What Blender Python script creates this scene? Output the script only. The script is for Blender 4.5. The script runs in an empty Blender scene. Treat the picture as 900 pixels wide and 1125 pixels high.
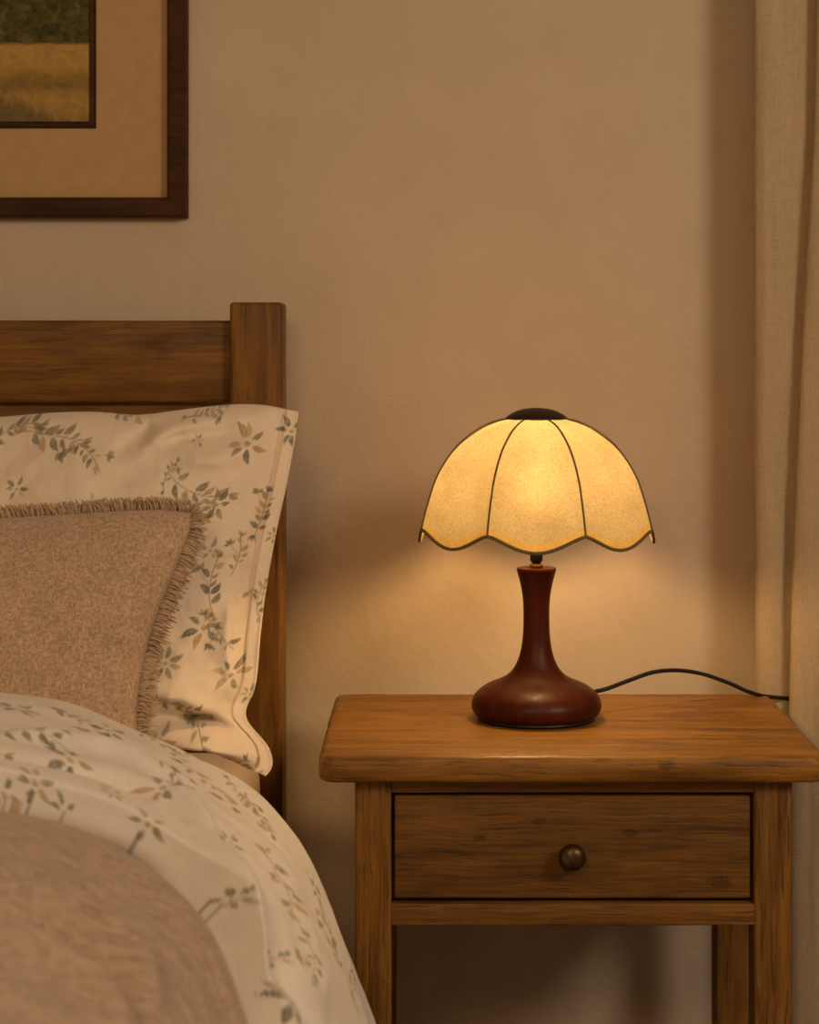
import bpy, bmesh, math, random
import numpy as np
from mathutils import Vector, Matrix, noise as mnoise

# ------------------------------------------------------------------ camera, world, lights, exposure
SC = bpy.context.scene
COL = SC.collection
F = 2187.0                       # focal length in pixels of the 900 x 1125 frame
CAMY, CAMZ = -2.60, 1.097        # camera position (X = 0), looking straight at the back wall (y = 0)
VX, VY = 475.0, 375.0            # vanishing point of the depth lines

cam = bpy.data.cameras.new('camera')
cam.sensor_fit = 'VERTICAL'
cam.sensor_height = 36.0
cam.sensor_width = 28.8
cam.lens = 36.0 * F / 1125.0
cam.shift_x = (450 - VX) / 1125.0
cam.shift_y = -(562.5 - VY) / 1125.0
cam.clip_start = 0.05
cam.dof.use_dof = True
cam.dof.focus_distance = 2.32
cam.dof.aperture_fstop = 6.0
camo = bpy.data.objects.new('camera', cam)
COL.objects.link(camo)
camo.location = (0, CAMY, CAMZ)
camo.rotation_euler = (math.pi / 2, 0, 0)
SC.camera = camo

W = bpy.data.worlds.new('world')
SC.world = W
W.use_nodes = True
bg = W.node_tree.nodes['Background']
bg.inputs[0].default_value = (1.0, 0.72, 0.45, 1)
bg.inputs[1].default_value = 0.26

def area(name, loc, target, size, power, color):
    l = bpy.data.lights.new(name, 'AREA')
    l.shape = 'DISK'
    l.size = size
    l.energy = power
    l.color = color
    o = bpy.data.objects.new(name, l)
    COL.objects.link(o)
    o.location = loc
    o.rotation_euler = (Vector(target) - Vector(loc)).to_track_quat('-Z', 'Y').to_euler()
    return o

area('room_lamp_light', (1.75, -2.50, 2.10), (0.0, -0.2, 0.8), 0.70, 24.0, (1.0, 0.80, 0.60))
area('added_fill_light', (-0.38, -2.95, 1.95), (0.1, 0.0, 0.8), 0.55, 11.5, (1.0, 0.63, 0.31))  # added warm fill, no lamp of the room; lifts the wall shadows
BULB = 182.0                      # emission of the lamp's bulb

SC.view_settings.view_transform = 'Standard'
SC.view_settings.look = 'None'
SC.view_settings.gamma = 1.0
SC.view_settings.use_curve_mapping = False
SC.view_settings.exposure = 0.0
SC.cycles.use_denoising = True
SC.cycles.max_bounces = 10
SC.cycles.caustics_reflective = False
SC.cycles.caustics_refractive = False
SC.cycles.sample_clamp_indirect = 6.0

# ------------------------------------------------------------------ helpers
def at(px, py, d):
    """world point seen at a photo pixel at distance d from the camera"""
    return ((px - VX) * d / F, CAMY + d, CAMZ - (py - VY) * d / F)

def thing(name, label, cat, loc=(0, 0, 0), group=None):
    o = bpy.data.objects.new(name, None)
    o.empty_display_size = 0.05
    COL.objects.link(o)
    o.location = loc
    o['label'] = label
    o['category'] = cat
    o['origin'] = list(loc)
    if group:
        o['group'] = group
    return o

def make(name, verts, faces, mat, parent=None, loc=None, smooth=True, label=None, cat=None,
         attr=None, kind=None, autosmooth=None):
    """one mesh object; verts in world coordinates, stored relative to its thing's base"""
    if parent is not None:
        org = np.array(parent['origin'])
    else:
        org = np.array(loc if loc is not None else (0, 0, 0), float)
    v = np.asarray(verts, float) - org
    me = bpy.data.meshes.new(name)
    me.from_pydata([tuple(p) for p in v], [], [tuple(int(i) for i in f) for f in faces])
    me.polygons.foreach_set('use_smooth', [smooth] * len(me.polygons))
    me.materials.append(mat)
    if attr is not None:
        a = me.color_attributes.new('print', 'FLOAT_COLOR', 'POINT')
        c = np.ones((len(v), 4))
        c[:, :3] = attr
        a.data.foreach_set('color', c.ravel())
    me.update()
    o = bpy.data.objects.new(name, me)
    COL.objects.link(o)
    o['origin'] = [float(x) for x in org]
    if parent is not None:
        o.parent = parent
    else:
        o.location = org
    if label: o['label'] = label
    if cat: o['category'] = cat
    if kind: o['kind'] = kind
    if autosmooth:
        for e in me.edges: pass
        sharp(me, autosmooth)
    return o

def sharp(me, ang):
    bm = bmesh.new(); bm.from_mesh(me)
    for e in bm.edges:
        if len(e.link_faces) == 2 and e.calc_face_angle(0) > ang:
            e.smooth = False
    bm.to_mesh(me); bm.free()

class MB:
    """collects shapes into one mesh"""
    def __init__(self):
        self.v, self.f = [], []
    def add(self, v, f):
        n = len(self.v)
        self.v += [tuple(p) for p in v]
        self.f += [tuple(i + n for i in q) for q in f]
    def bm(self, bm):
        bm.verts.index_update()
        self.add([v.co for v in bm.verts], [[v.index for v in f.verts] for f in bm.faces])
        bm.free()
    def box(self, x0, x1, y0, y1, z0, z1, bev=0.002, seg=2, cuts=0, wear=0.0, seed=0):
        bm = bmesh.new()
        bmesh.ops.create_cube(bm, size=1)
        for v in bm.verts:
            v.co = Vector(((x0 + x1) / 2 + v.co.x * (x1 - x0), (y0 + y1) / 2 + v.co.y * (y1 - y0),
                           (z0 + z1) / 2 + v.co.z * (z1 - z0)))
        if cuts:
            L = max(range(3), key=lambda i: (x1 - x0, y1 - y0, z1 - z0)[i])
            es = [e for e in bm.edges if abs((e.verts[0].co - e.verts[1].co)[L]) > 1e-6]
            bmesh.ops.subdivide_edges(bm, edges=es, cuts=cuts, use_grid_fill=False)
        if bev:
            es = [e for e in bm.edges if len(e.link_faces) == 2 and e.calc_face_angle(0) > 0.5]
            bmesh.ops.bevel(bm, geom=es, offset=bev, segments=seg, profile=0.6, affect='EDGES')
        if wear:
            for v in bm.verts:
                n = mnoise.noise_vector(v.co * 45 + Vector((seed, 0, 0)))
                v.co += n * wear
        self.bm(bm)
        return self
    def lathe(self, prof, cx, cy, seg=64, cap=True):
        n = len(prof)
        v = []
        for r, z in prof:
            for k in range(seg):
                a = 2 * math.pi * k / seg
                v.append((cx + r * math.cos(a), cy + r * math.sin(a), z))
        f = []
        for i in range(n - 1):
            for k in range(seg):
                f.append((i * seg + k, i * seg + (k + 1) % seg, (i + 1) * seg + (k + 1) % seg, (i + 1) * seg + k))
        if cap:
            f.append(tuple(range(seg))[::-1])
            f.append(tuple((n - 1) * seg + k for k in range(seg)))
        self.add(v, f)
        return self
    def tube(self, pts, rad, seg=8, cap=True):
        pts = [Vector(p) for p in pts]
        n = len(pts)
        rad = [rad] * n if not hasattr(rad, '__len__') else rad
        t0 = (pts[1] - pts[0]).normalized()
        up = Vector((0, 0, 1)) if abs(t0.z) < 0.9 else Vector((1, 0, 0))
        side = t0.cross(up).normalized()
        v = []
        for i in range(n):
            t = (pts[min(i + 1, n - 1)] - pts[max(i - 1, 0)]).normalized()
            side = (side - t * side.dot(t)).normalized()
            b = t.cross(side)
            for k in range(seg):
                a = 2 * math.pi * k / seg
                v.append(pts[i] + (side * math.cos(a) + b * math.sin(a)) * rad[i])
        f = []
        for i in range(n - 1):
            for k in range(seg):
                f.append((i * seg + k, i * seg + (k + 1) % seg, (i + 1) * seg + (k + 1) % seg, (i + 1) * seg + k))
        if cap:
            f.append(tuple(range(seg))[::-1])
            f.append(tuple((n - 1) * seg + k for k in range(seg)))
        self.add(v, f)
        return self
    def build(self, name, mat, parent=None, **k):
        return make(name, self.v, self.f, mat, parent, **k)

def grid_faces(nr, nc):
    i = np.arange((nr - 1) * nc).reshape(nr - 1, nc)[:, :-1].ravel()
    return np.stack([i, i + 1, i + nc + 1, i + nc], 1)

def catmull(P, n):
    P = np.asarray(P, float)
    P = np.vstack([2 * P[0] - P[1], P, 2 * P[-1] - P[-2]])
    out = []
    for i in range(1, len(P) - 2):
        for k in range(n):
            t = k / n
            a, b, c, d = P[i - 1], P[i], P[i + 1], P[i + 2]
            out.append(0.5 * (2 * b + (c - a) * t + (2 * a - 5 * b + 4 * c - d) * t * t + (3 * b - a - 3 * c + d) * t ** 3))
    out.append(P[-2])
    return np.array(out)

def resample(P, n):
    P = np.asarray(P, float)
    s = np.concatenate([[0], np.cumsum(np.linalg.norm(np.diff(P, axis=0), axis=1))])
    q = np.linspace(0, s[-1], n)
    return np.stack([np.interp(q, s, P[:, k]) for k in range(P.shape[1])], 1)

def vnoise(x, y, seed=0):
    """smooth value noise on arrays"""
    rs = np.random.RandomState(seed)
    T = rs.rand(256, 256) * 2 - 1
    xi, yi = np.floor(x).astype(int), np.floor(y).astype(int)
    fx, fy = x - xi, y - yi
    fx, fy = fx * fx * fx * (fx * (fx * 6 - 15) + 10), fy * fy * fy * (fy * (fy * 6 - 15) + 10)
    g = lambda a, b: T[a % 256, b % 256]
    return ((g(xi, yi) * (1 - fx) + g(xi + 1, yi) * fx) * (1 - fy)
            + (g(xi, yi + 1) * (1 - fx) + g(xi + 1, yi + 1) * fx) * fy)

def seg_dist(x, y, line):
    """distance to a polyline and fraction along it"""
    line = np.asarray(line, float)
    best = np.full(x.shape, 1e9); fr = np.zeros(x.shape)
    n = len(line) - 1
    for i in range(n):
        a, b = line[i], line[i + 1]
        d = b - a
        t = np.clip(((x - a[0]) * d[0] + (y - a[1]) * d[1]) / (d @ d + 1e-12), 0, 1)
        q = np.hypot(x - a[0] - t * d[0], y - a[1] - t * d[1])
        m = q < best
        best[m] = q[m]; fr[m] = (i + t[m]) / n
    return best, fr

def ridge(x, y, line, w, h):
    d, fr = seg_dist(x, y, line)
    return h * np.exp(-(d / w) ** 2) * np.clip(np.sin(np.pi * np.clip(fr, 0.0, 1.0)) * 1.6, 0, 1)

# ------------------------------------------------------------------ node materials
class NM:
    def __init__(self, name):
        self.m = bpy.data.materials.new(name)
        self.m.use_nodes = True
        self.t = self.m.node_tree
        self.t.nodes.clear()
        self.out = self.n('ShaderNodeOutputMaterial')
    def n(self, typ, **k):
        nd = self.t.nodes.new(typ)
        for a, b in k.items(): setattr(nd, a, b)
        return nd
    def l(self, a, b): self.t.links.new(a, b)
    def set(self, sock, val):
        if isinstance(val, bpy.types.NodeSocket): self.l(val, sock)
        else:
            if hasattr(sock.default_value, '__len__') and hasattr(val, '__len__') and len(val) == 3 and len(sock.default_value) == 4:
                val = (*val, 1)
            sock.default_value = val
    def coord(self, which='Object'):
        return self.n('ShaderNodeTexCoord').outputs[which]
    def map(self, vec, scale=(1, 1, 1), loc=(0, 0, 0), rot=(0, 0, 0)):
        m = self.n('ShaderNodeMapping')
        self.l(vec, m.inputs[0])
        m.inputs[1].default_value = loc; m.inputs[2].default_value = rot; m.inputs[3].default_value = scale
        return m.outputs[0]
    def noise(self, vec, scale=5, detail=4, rough=0.5, dist=0.0, out='Fac'):
        m = self.n('ShaderNodeTexNoise')
        self.l(vec, m.inputs['Vector'])
        m.inputs['Scale'].default_value = scale; m.inputs['Detail'].default_value = detail
        m.inputs['Roughness'].default_value = rough; m.inputs['Distortion'].default_value = dist
        return m.outputs[out]
    def ramp(self, fac, stops, interp='LINEAR'):
        r = self.n('ShaderNodeValToRGB')
        r.color_ramp.interpolation = interp
        e = r.color_ramp.elements
        while len(e) < len(stops): e.new(0.5)
        for el, (p, c) in zip(e, stops):
            el.position = p
            el.color = (*c, 1) if hasattr(c, '__len__') else (c, c, c, 1)
        self.set(r.inputs[0], fac)
        return r.outputs[0]
    def math(self, op, a, b=0.0, c=0.0, clamp=False):
        m = self.n('ShaderNodeMath', operation=op, use_clamp=clamp)
        self.set(m.inputs[0], a); self.set(m.inputs[1], b); self.set(m.inputs[2], c)
        return m.outputs[0]
    def mix(self, fac, a, b, mode='MIX'):
        m = self.n('ShaderNodeMix', data_type='RGBA', blend_type=mode)
        self.set(m.inputs[0], fac); self.set(m.inputs[6], a); self.set(m.inputs[7], b)
        return m.outputs[2]
    def bump(self, h, strength=0.3, dist=0.001, normal=None):
        b = self.n('ShaderNodeBump')
        b.inputs['Strength'].default_value = strength
        b.inputs['Distance'].default_value = dist
        self.l(h, b.inputs['Height'])
        if normal is not None: self.l(normal, b.inputs['Normal'])
        return b.outputs[0]
    def principled(self, color, rough=0.6, normal=None, spec=0.4, metal=0.0, **kw):
        p = self.n('ShaderNodeBsdfPrincipled')
        self.set(p.inputs['Base Color'], color)
        self.set(p.inputs['Roughness'], rough)
        p.inputs['Specular IOR Level'].default_value = spec
        p.inputs['Metallic'].default_value = metal
        if normal is not None: self.l(normal, p.inputs['Normal'])
        for k, v in kw.items(): self.set(p.inputs[k], v)
        self.l(p.outputs[0], self.out.inputs[0])
        return p

def plain(name, color, rough=0.5, spec=0.4, metal=0.0, scale=60, var=0.12):
    m = NM(name)
    n = m.noise(m.coord(), scale, 4)
    dark = tuple(c * (1 - var) for c in color); light = tuple(min(1, c * (1 + var)) for c in color)
    c = m.ramp(n, [(0.3, dark), (0.7, light)])
    m.principled(c, rough, m.bump(n, 0.08, 0.0005), spec, metal)
    return m.m

def plaster(name, base, dark):
    m = NM(name)
    co = m.coord()
    a = m.noise(co, 1.7, 5, 0.55, 0.4)
    b = m.noise(co, 9.0, 5, 0.6, 0.2)
    mixf = m.math('ADD', m.math('MULTIPLY', a, 0.65), m.math('MULTIPLY', b, 0.35))
    c = m.ramp(mixf, [(0.36, dark), (0.60, base)])
    fine = m.noise(co, 220, 3, 0.6)
    mid = m.noise(co, 16, 6, 0.55, 0.6)
    big = m.noise(co, 5, 3, 0.5)
    h = m.math('ADD', m.math('MULTIPLY', mid, 1.0), m.math('MULTIPLY', fine, 0.10))
    h = m.math('ADD', h, m.math('MULTIPLY', big, 0.8))
    m.principled(c, 0.9, m.bump(h, 0.5, 0.006), 0.15)
    return m.m

def wood(name, cols, axis='X', scale=1.0, rough=0.5, knots=None, bump=0.35, fiber=1.0, spec=0.35, seed=0.0):
    """grain running along one axis of the object"""
    m = NM(name)
    co = m.coord()
    if axis == 'X': sc = (1.0, 14.0, 14.0)
    elif axis == 'Y': sc = (14.0, 1.0, 14.0)
    else: sc = (14.0, 14.0, 1.0)
    warp = m.noise(m.map(co, (1, 1, 1), (seed, seed * 0.7, 0)), 7, 3, 0.5, 0, 'Color')
    wv = m.n('ShaderNodeVectorMath', operation='MULTIPLY_ADD')
    m.l(warp, wv.inputs[0]); wv.inputs[1].default_value = (0.014, 0.014, 0.014); m.l(co, wv.inputs[2])
    v = m.map(wv.outputs[0], tuple(s * scale for s in sc), (seed * 3.1, seed * 1.7, seed))
    g1 = m.noise(v, 4.0, 8, 0.68, 0.7)
    g2 = m.noise(m.map(wv.outputs[0], tuple((s if s > 2 else 0.35) * 5.5 * scale for s in sc), (seed, seed, seed)), 3.0, 4, 0.6)
    fac = m.math('ADD', m.math('MULTIPLY', g1, 1 - 0.28 * fiber), m.math('MULTIPLY', g2, 0.28 * fiber))
    c = m.ramp(fac, [(0.30, cols[0]), (0.47, cols[1]), (0.62, cols[2]), (0.78, cols[1])])
    # dark pores and scratches along the grain
    g3 = m.noise(m.map(wv.outputs[0], tuple((s if s > 2 else 0.6) * 9 * scale for s in sc), (seed + 5, 0, 0)), 2.2, 3, 0.7)
    pores = m.ramp(g3, [(0.56, 0.0), (0.68, 1.0)])
    c = m.mix(m.math('MULTIPLY', pores, 0.65), c, cols[0])
    for kx_, ky_, kz_, kr in (knots or ()):       # small dark knots, drawn out along the grain
        st = [1.0, 1.0, 1.0]
        st['XYZ'.index(axis)] = 0.55
        dv = m.n('ShaderNodeVectorMath', operation='LENGTH')
        wob = m.n('ShaderNodeVectorMath', operation='MULTIPLY_ADD')
        m.l(m.noise(co, 160, 3, 0.6, 0, 'Color'), wob.inputs[0]); wob.inputs[1].default_value = (kr * 1.6,) * 3
        m.l(m.map(co, st, tuple(-a * b - kr * 0.8 for a, b in zip((kx_, ky_, kz_), st))), wob.inputs[2])
        m.l(wob.outputs[0], dv.inputs[0])
        q = m.math('DIVIDE', dv.outputs['Value'], kr)
        km = m.ramp(q, [(0.0, 0.9), (0.35, 0.5), (0.55, 0.75), (1.0, 0.0)])
        c = m.mix(m.math('MULTIPLY', km, 0.75), c, tuple(x * 0.4 for x in cols[0]))
    blot = m.noise(m.map(co, tuple(x * 0.35 if x > 2 else 1.6 for x in sc)), 2.0, 4, 0.6, 0.8)
    c = m.mix(1.0, c, m.ramp(blot, [(0.32, (0.62, 0.58, 0.54)), (0.50, (0.95, 0.95, 0.95)), (0.7, (1.14, 1.13, 1.10))]), 'MULTIPLY')
    h = m.math('SUBTRACT', m.math('ADD', m.math('MULTIPLY', g1, 0.5), m.math('MULTIPLY', g2, 0.8)), m.math('MULTIPLY', pores, 0.7))
    r = m.ramp(g2, [(0.3, rough - 0.08), (0.7, rough + 0.12)])
    m.principled(c, r, m.bump(h, bump, 0.0018), spec)
    return m.m

def fabric(name, color=None, attr=False, weave=900.0, bump=0.3, var=0.10, slub=False, sheen=0.25, coarse=0.0):
    m = NM(name)
    co = m.coord()
    if attr:
        a = m.n('ShaderNodeAttribute', attribute_name='print')
        base = a.outputs['Color']
    else:
        base = color
    big = m.noise(co, 26, 4, 0.55)
    base = m.mix(1.0, base, m.ramp(big, [(0.3, (1 - var,) * 3), (0.7, (1 + var * 0.4,) * 3)]), 'MULTIPLY')
    h = m.noise(co, weave, 2, 0.6)
    hh = h
    if slub:
        # woven look: threads along the two in-plane directions
        s1 = m.noise(m.map(co, (190, 300, 520), rot=(0, 0.55, 0)), 1.0, 2, 0.6, 0.8)
        s2 = m.noise(m.map(co, (620, 300, 170)), 1.0, 2, 0.6, 0.5)
        hh = m.math('MAXIMUM', s1, s2)
        base = m.mix(1.0, base, m.ramp(hh, [(0.44, (0.62, 0.59, 0.55)), (0.68, (1.16, 1.16, 1.16))]), 'MULTIPLY')
    if coarse:
        cr = m.noise(co, 150, 4, 0.6, 1.5)
        hh = m.math('ADD', hh, m.math('MULTIPLY', cr, coarse))
    m.principled(base, 0.92, m.bump(hh, bump, 0.0012), 0.12, **{'Sheen Weight': sheen, 'Sheen Roughness': 0.6})
    return m.m

M = {}
M['wall'] = plaster('plaster_wall', (0.63, 0.515, 0.392), (0.565, 0.455, 0.338))
M['ceiling'] = plaster('plaster_ceiling', (0.62, 0.54, 0.45), (0.55, 0.48, 0.40))
OAK = [(0.060, 0.022, 0.003), (0.165, 0.070, 0.007), (0.26, 0.116, 0.014)]
M['bed_x'] = wood('bed_wood_along', OAK, 'X', 1.0, 0.5, None, 0.2, seed=1.3)
M['bed_z'] = wood('bed_wood_upright', OAK, 'Z', 1.0, 0.5, None, 0.2, seed=2.1)
M['bed_y'] = wood('bed_wood_lengthwise', OAK, 'Y', 1.0, 0.5, None, 0.2, seed=2.9)
PINE = [(0.050, 0.020, 0.004), (0.19, 0.082, 0.011), (0.295, 0.138, 0.022)]
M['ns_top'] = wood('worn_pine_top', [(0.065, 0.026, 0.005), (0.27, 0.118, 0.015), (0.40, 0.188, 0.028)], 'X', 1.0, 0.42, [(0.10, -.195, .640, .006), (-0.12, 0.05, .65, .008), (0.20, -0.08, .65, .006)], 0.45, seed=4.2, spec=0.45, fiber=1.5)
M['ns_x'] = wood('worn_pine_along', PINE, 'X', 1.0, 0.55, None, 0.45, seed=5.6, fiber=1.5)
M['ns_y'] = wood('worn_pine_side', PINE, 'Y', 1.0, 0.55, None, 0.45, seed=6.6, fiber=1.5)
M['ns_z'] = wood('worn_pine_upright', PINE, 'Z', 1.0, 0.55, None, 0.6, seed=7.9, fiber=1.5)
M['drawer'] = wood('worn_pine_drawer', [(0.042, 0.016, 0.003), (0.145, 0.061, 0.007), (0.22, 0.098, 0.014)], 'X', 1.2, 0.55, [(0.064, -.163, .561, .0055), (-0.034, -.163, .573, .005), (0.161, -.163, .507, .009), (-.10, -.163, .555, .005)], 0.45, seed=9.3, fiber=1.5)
M['frame'] = wood('dark_walnut_frame', [(0.022, 0.007, 0.0018), (0.050, 0.017, 0.004), (0.075, 0.026, 0.006)], 'X', 1.4, 0.55, None, 0.12, seed=3.3, spec=0.2)
M['floor'] = wood('floor_boards', [(0.05, 0.025, 0.011), (0.14, 0.07, 0.03), (0.2, 0.11, 0.05)], 'X', 0.8, 0.5, None, 0.3, seed=8.1)
M['trim'] = plain('painted_trim', (0.5, 0.42, 0.33), 0.5)
M['mat'] = plain('picture_mat_board', (0.50, 0.335, 0.175), 0.9, 0.1, 0, 60, 0.05)
M['sheet'] = fabric('fitted_sheet', (0.62, 0.46, 0.33), weave=1500, bump=0.15, var=0.05)
M['floral'] = fabric('floral_cotton', attr=True, weave=1300, bump=0.4, var=0.07, coarse=1.2)
M['cushion'] = fabric('taupe_slub_linen', (0.60, 0.43, 0.295), weave=900, bump=0.9, slub=True, coarse=0.25)
M['fringe'] = fabric('linen_fringe', (0.58, 0.42, 0.28), weave=1200, bump=0.2, sheen=0.2)
M['lamp_wood'] = wood('mahogany_lacquer', [(0.035, 0.0040, 0.0008), (0.062, 0.0080, 0.0015), (0.085, 0.0125, 0.0024)], 'Z', 0.6, 0.40, None, 0.015, seed=1.9, spec=0.24)
M['black'] = plain('black_metal', (0.012, 0.009, 0.007), 0.4, 0.5)
M['blackcord'] = plain('black_cord', (0.010, 0.008, 0.008), 0.5, 0.4)
M['cap'] = plain('dark_bronze_cap', (0.022, 0.011, 0.006), 0.5, 0.35)
M['olive'] = plain('olive_piping', (0.165, 0.125, 0.055), 0.85, 0.1, 0, 900)
M['brass'] = plain('aged_brass', (0.10, 0.066, 0.032), 0.38, 0.5, 0.85, 120, 0.4)
M['brassring'] = plain('brass_collar', (0.45, 0.26, 0.09), 0.35, 0.5, 0.9)

def blanket_mat():
    m = NM('taupe_wool_blanket')
    co = m.coord()
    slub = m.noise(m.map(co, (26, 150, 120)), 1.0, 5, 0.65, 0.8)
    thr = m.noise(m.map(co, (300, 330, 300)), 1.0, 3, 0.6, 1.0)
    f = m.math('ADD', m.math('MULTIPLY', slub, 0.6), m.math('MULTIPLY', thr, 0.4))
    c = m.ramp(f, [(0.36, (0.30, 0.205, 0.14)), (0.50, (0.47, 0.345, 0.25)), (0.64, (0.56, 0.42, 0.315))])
    h = m.math('ADD', slub, m.math('MULTIPLY', thr, 0.5))
    m.principled(c, 0.95, m.bump(h, 0.7, 0.003), 0.1, **{'Sheen Weight': 0.25, 'Sheen Roughness': 0.6})
    return m.m
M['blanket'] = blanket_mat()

def curtain_mat():
    m = NM('cream_linen_curtain')
    co = m.coord()
    v = m.noise(m.map(co, (45, 45, 5)), 1.0, 4, 0.5, 0.5)
    th = m.noise(m.map(co, (420, 420, 60)), 1.0, 3, 0.6)
    th2 = m.noise(m.map(co, (60, 60, 700)), 1.0, 3, 0.6)
    c = m.ramp(v, [(0.25, (0.50, 0.385, 0.25)), (0.5, (0.56, 0.435, 0.285)), (0.75, (0.58, 0.45, 0.30))])
    h = m.math('ADD', m.math('ADD', th, th2), m.math('MULTIPLY', v, 0.8))
    c = m.mix(1.0, c, m.ramp(m.math('MULTIPLY', m.math('ADD', th, th2), 0.5), [(0.38, (0.88,) * 3), (0.62, (1.06,) * 3)]), 'MULTIPLY')
    nb = m.bump(h, 0.3, 0.0016)
    d = m.n('ShaderNodeBsdfDiffuse'); m.l(c, d.inputs[0]); m.l(nb, d.inputs['Normal'])
    t = m.n('ShaderNodeBsdfTranslucent'); m.l(c, t.inputs[0]); m.l(nb, t.inputs['Normal'])
    x = m.n('ShaderNodeMixShader'); x.inputs[0].default_value = 0.12
    m.l(d.outputs[0], x.inputs[1]); m.l(t.outputs[0], x.inputs[2]); m.l(x.outputs[0], m.out.inputs[0])
    return m.m
M['curtain'] = curtain_mat()

def shade_mat(name, base, dark, trans):
    m = NM(name)
    co = m.coord()
    w = m.noise(co, 60, 2, 0.5, 0, 'Color')
    wv = m.n('ShaderNodeVectorMath', operation='MULTIPLY_ADD')
    m.l(w, wv.inputs[0]); wv.inputs[1].default_value = (0.02, 0.02, 0.02); m.l(co, wv.inputs[2])
    f1 = m.noise(m.map(wv.outputs[0], (1, 1, 1)), 420, 4, 0.65, 1.6)
    f2 = m.noise(co, 900, 2, 0.6)
    big = m.noise(co, 22, 3, 0.5)
    f = m.math('ADD', m.math('MULTIPLY', f1, 0.6), m.math('ADD', m.math('MULTIPLY', f2, 0.15), m.math('MULTIPLY', big, 0.25)))
    c = m.ramp(f, [(0.36, dark), (0.60, base)])
    nb = m.bump(f1, 0.15, 0.0006)
    d = m.n('ShaderNodeBsdfDiffuse'); m.l(c, d.inputs[0]); m.l(nb, d.inputs['Normal'])
    t = m.n('ShaderNodeBsdfTranslucent'); m.l(c, t.inputs[0])
    g = m.n('ShaderNodeBsdfRefraction'); g.inputs['Roughness'].default_value = 0.85; g.inputs['IOR'].default_value = 1.18; m.l(c, g.inputs[0])
    x = m.n('ShaderNodeMixShader'); x.inputs[0].default_value = trans
    m.l(d.outputs[0], x.inputs[1]); m.l(t.outputs[0], x.inputs[2])
    x2 = m.n('ShaderNodeMixShader'); x2.inputs[0].default_value = 0.006
    m.l(x.outputs[0], x2.inputs[1]); m.l(g.outputs[0], x2.inputs[2]); m.l(x2.outputs[0], m.out.inputs[0])
    return m.m
M['shade'] = shade_mat('parchment_shade', (0.350, 0.298, 0.192), (0.20, 0.155, 0.080), 0.45)
M['shade_trim'] = shade_mat('amber_shade_band', (0.40, 0.29, 0.11), (0.26, 0.165, 0.045), 0.42)

def bulb_mat():
    m = NM('glowing_bulb')
    e = m.n('ShaderNodeEmission')
    e.inputs[0].default_value = (1.0, 0.60, 0.23, 1)
    n = m.noise(m.coord(), 5, 1)
    m.l(m.ramp(n, [(0, 0.97), (1, 1.0)]), e.inputs[0]) if False else None
    e.inputs[1].default_value = BULB
    m.l(e.outputs[0], m.out.inputs[0])
    return m.m
M['bulb'] = bulb_mat()

# ------------------------------------------------------------------ the room
WY = 0.04                        # face of the back wall
def structure(name, mb, mat, **k):
    o = mb.build(name, mat, smooth=False, **k)
    o['kind'] = 'structure'
    return o
structure('wall_back', MB().box(-2.6, 2.2, WY, 0.16, 0, 2.6, 0), M['wall'])
structure('wall_left', MB().box(-2.72, -2.6, -3.6, 0.16, 0, 2.6, 0), M['wall'])
structure('wall_right', MB().box(2.2, 2.32, -3.6, 0.16, 0, 2.6, 0), M['wall'])
structure('ceiling', MB().box(-2.72, 2.32, -3.6, 0.16, 2.6, 2.7, 0), M['ceiling'])
structure('floor', MB().box(-2.72, 2.32, -3.6, 0.16, -0.1, 0, 0), M['floor'])
structure('baseboard_back', MB().box(-2.6, 2.2, WY - 0.018, WY, 0, 0.10, 0.004), M['trim'])

# ------------------------------------------------------------------ bed
bed = thing('bed', 'brown wooden bed with a thick square headboard post and plank headboard', 'bed', (-0.9, -1.1, 0))
BX0, BX1 = -1.615, -0.1875          # outer faces of the two posts
for x0, x1 in ((BX1 - 0.0665, BX1), (BX0, BX0 + 0.066)):
    MB().box(x0, x1, -0.11, -0.038, 0, 1.1460, 0.006, 3, 6, 0.0004, x0).build('headboard_post', M['bed_z'], bed)
hx0, hx1 = BX0 + 0.060, BX1 - 0.060
MB().box(hx0, hx1, -0.095, -0.058, 1.0195, 1.1232, 0.004, 2, 12, 0.0004).build('headboard_rail', M['bed_x'], bed)
MB().box(hx0, hx1, -0.087, -0.065, 0.42, 1.0165, 0.003, 2, 12, 0.0003).build('headboard_panel', M['bed_x'], bed)
for x0, x1 in ((BX1 - 0.045, BX1 - 0.020), (BX0 + 0.020, BX0 + 0.045)):
    MB().box(x0, x1, -2.06, -0.10, 0.26, 0.40, 0.004, 2).build('side_rail', M['bed_y'], bed)
MB().box(hx0, hx1, -2.10, -2.065, 0.26, 0.40, 0.004, 2).build('foot_rail', M['bed_x'], bed)
for x0, x1 in ((BX1 - 0.0665, BX1), (BX0, BX0 + 0.066)):
    MB().box(x0, x1, -2.12, -2.055, 0, 0.44, 0.006, 3).build('foot_post', M['bed_z'], bed)
MB().box(BX0 + 0.045, BX1 - 0.045, -2.06, -0.10, 0.335, 0.355, 0.002, 1).build('slat_base', M['bed_x'], bed)

mt = MB().box(BX0 + 0.055, BX1 - 0.024, -2.05, -0.115, 0.356, 0.590, 0.045, 5)
mt.build('mattress', M['sheet'], loc=(-0.9, -1.1, 0.356),
         label='mattress under a plain beige fitted sheet, showing beside the floral pillow corner', cat='mattress')

# ------------------------------------------------------------------ printed floral pattern
LEAF = [(0.185, 0.182, 0.115), (0.15, 0.152, 0.10), (0.12, 0.125, 0.085), (0.26, 0.235, 0.15)]
BUD = [(0.50, 0.33, 0.13), (0.42, 0.28, 0.13), (0.56, 0.40, 0.19)]
CREAM = np.array((0.87, 0.75, 0.60))

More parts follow.
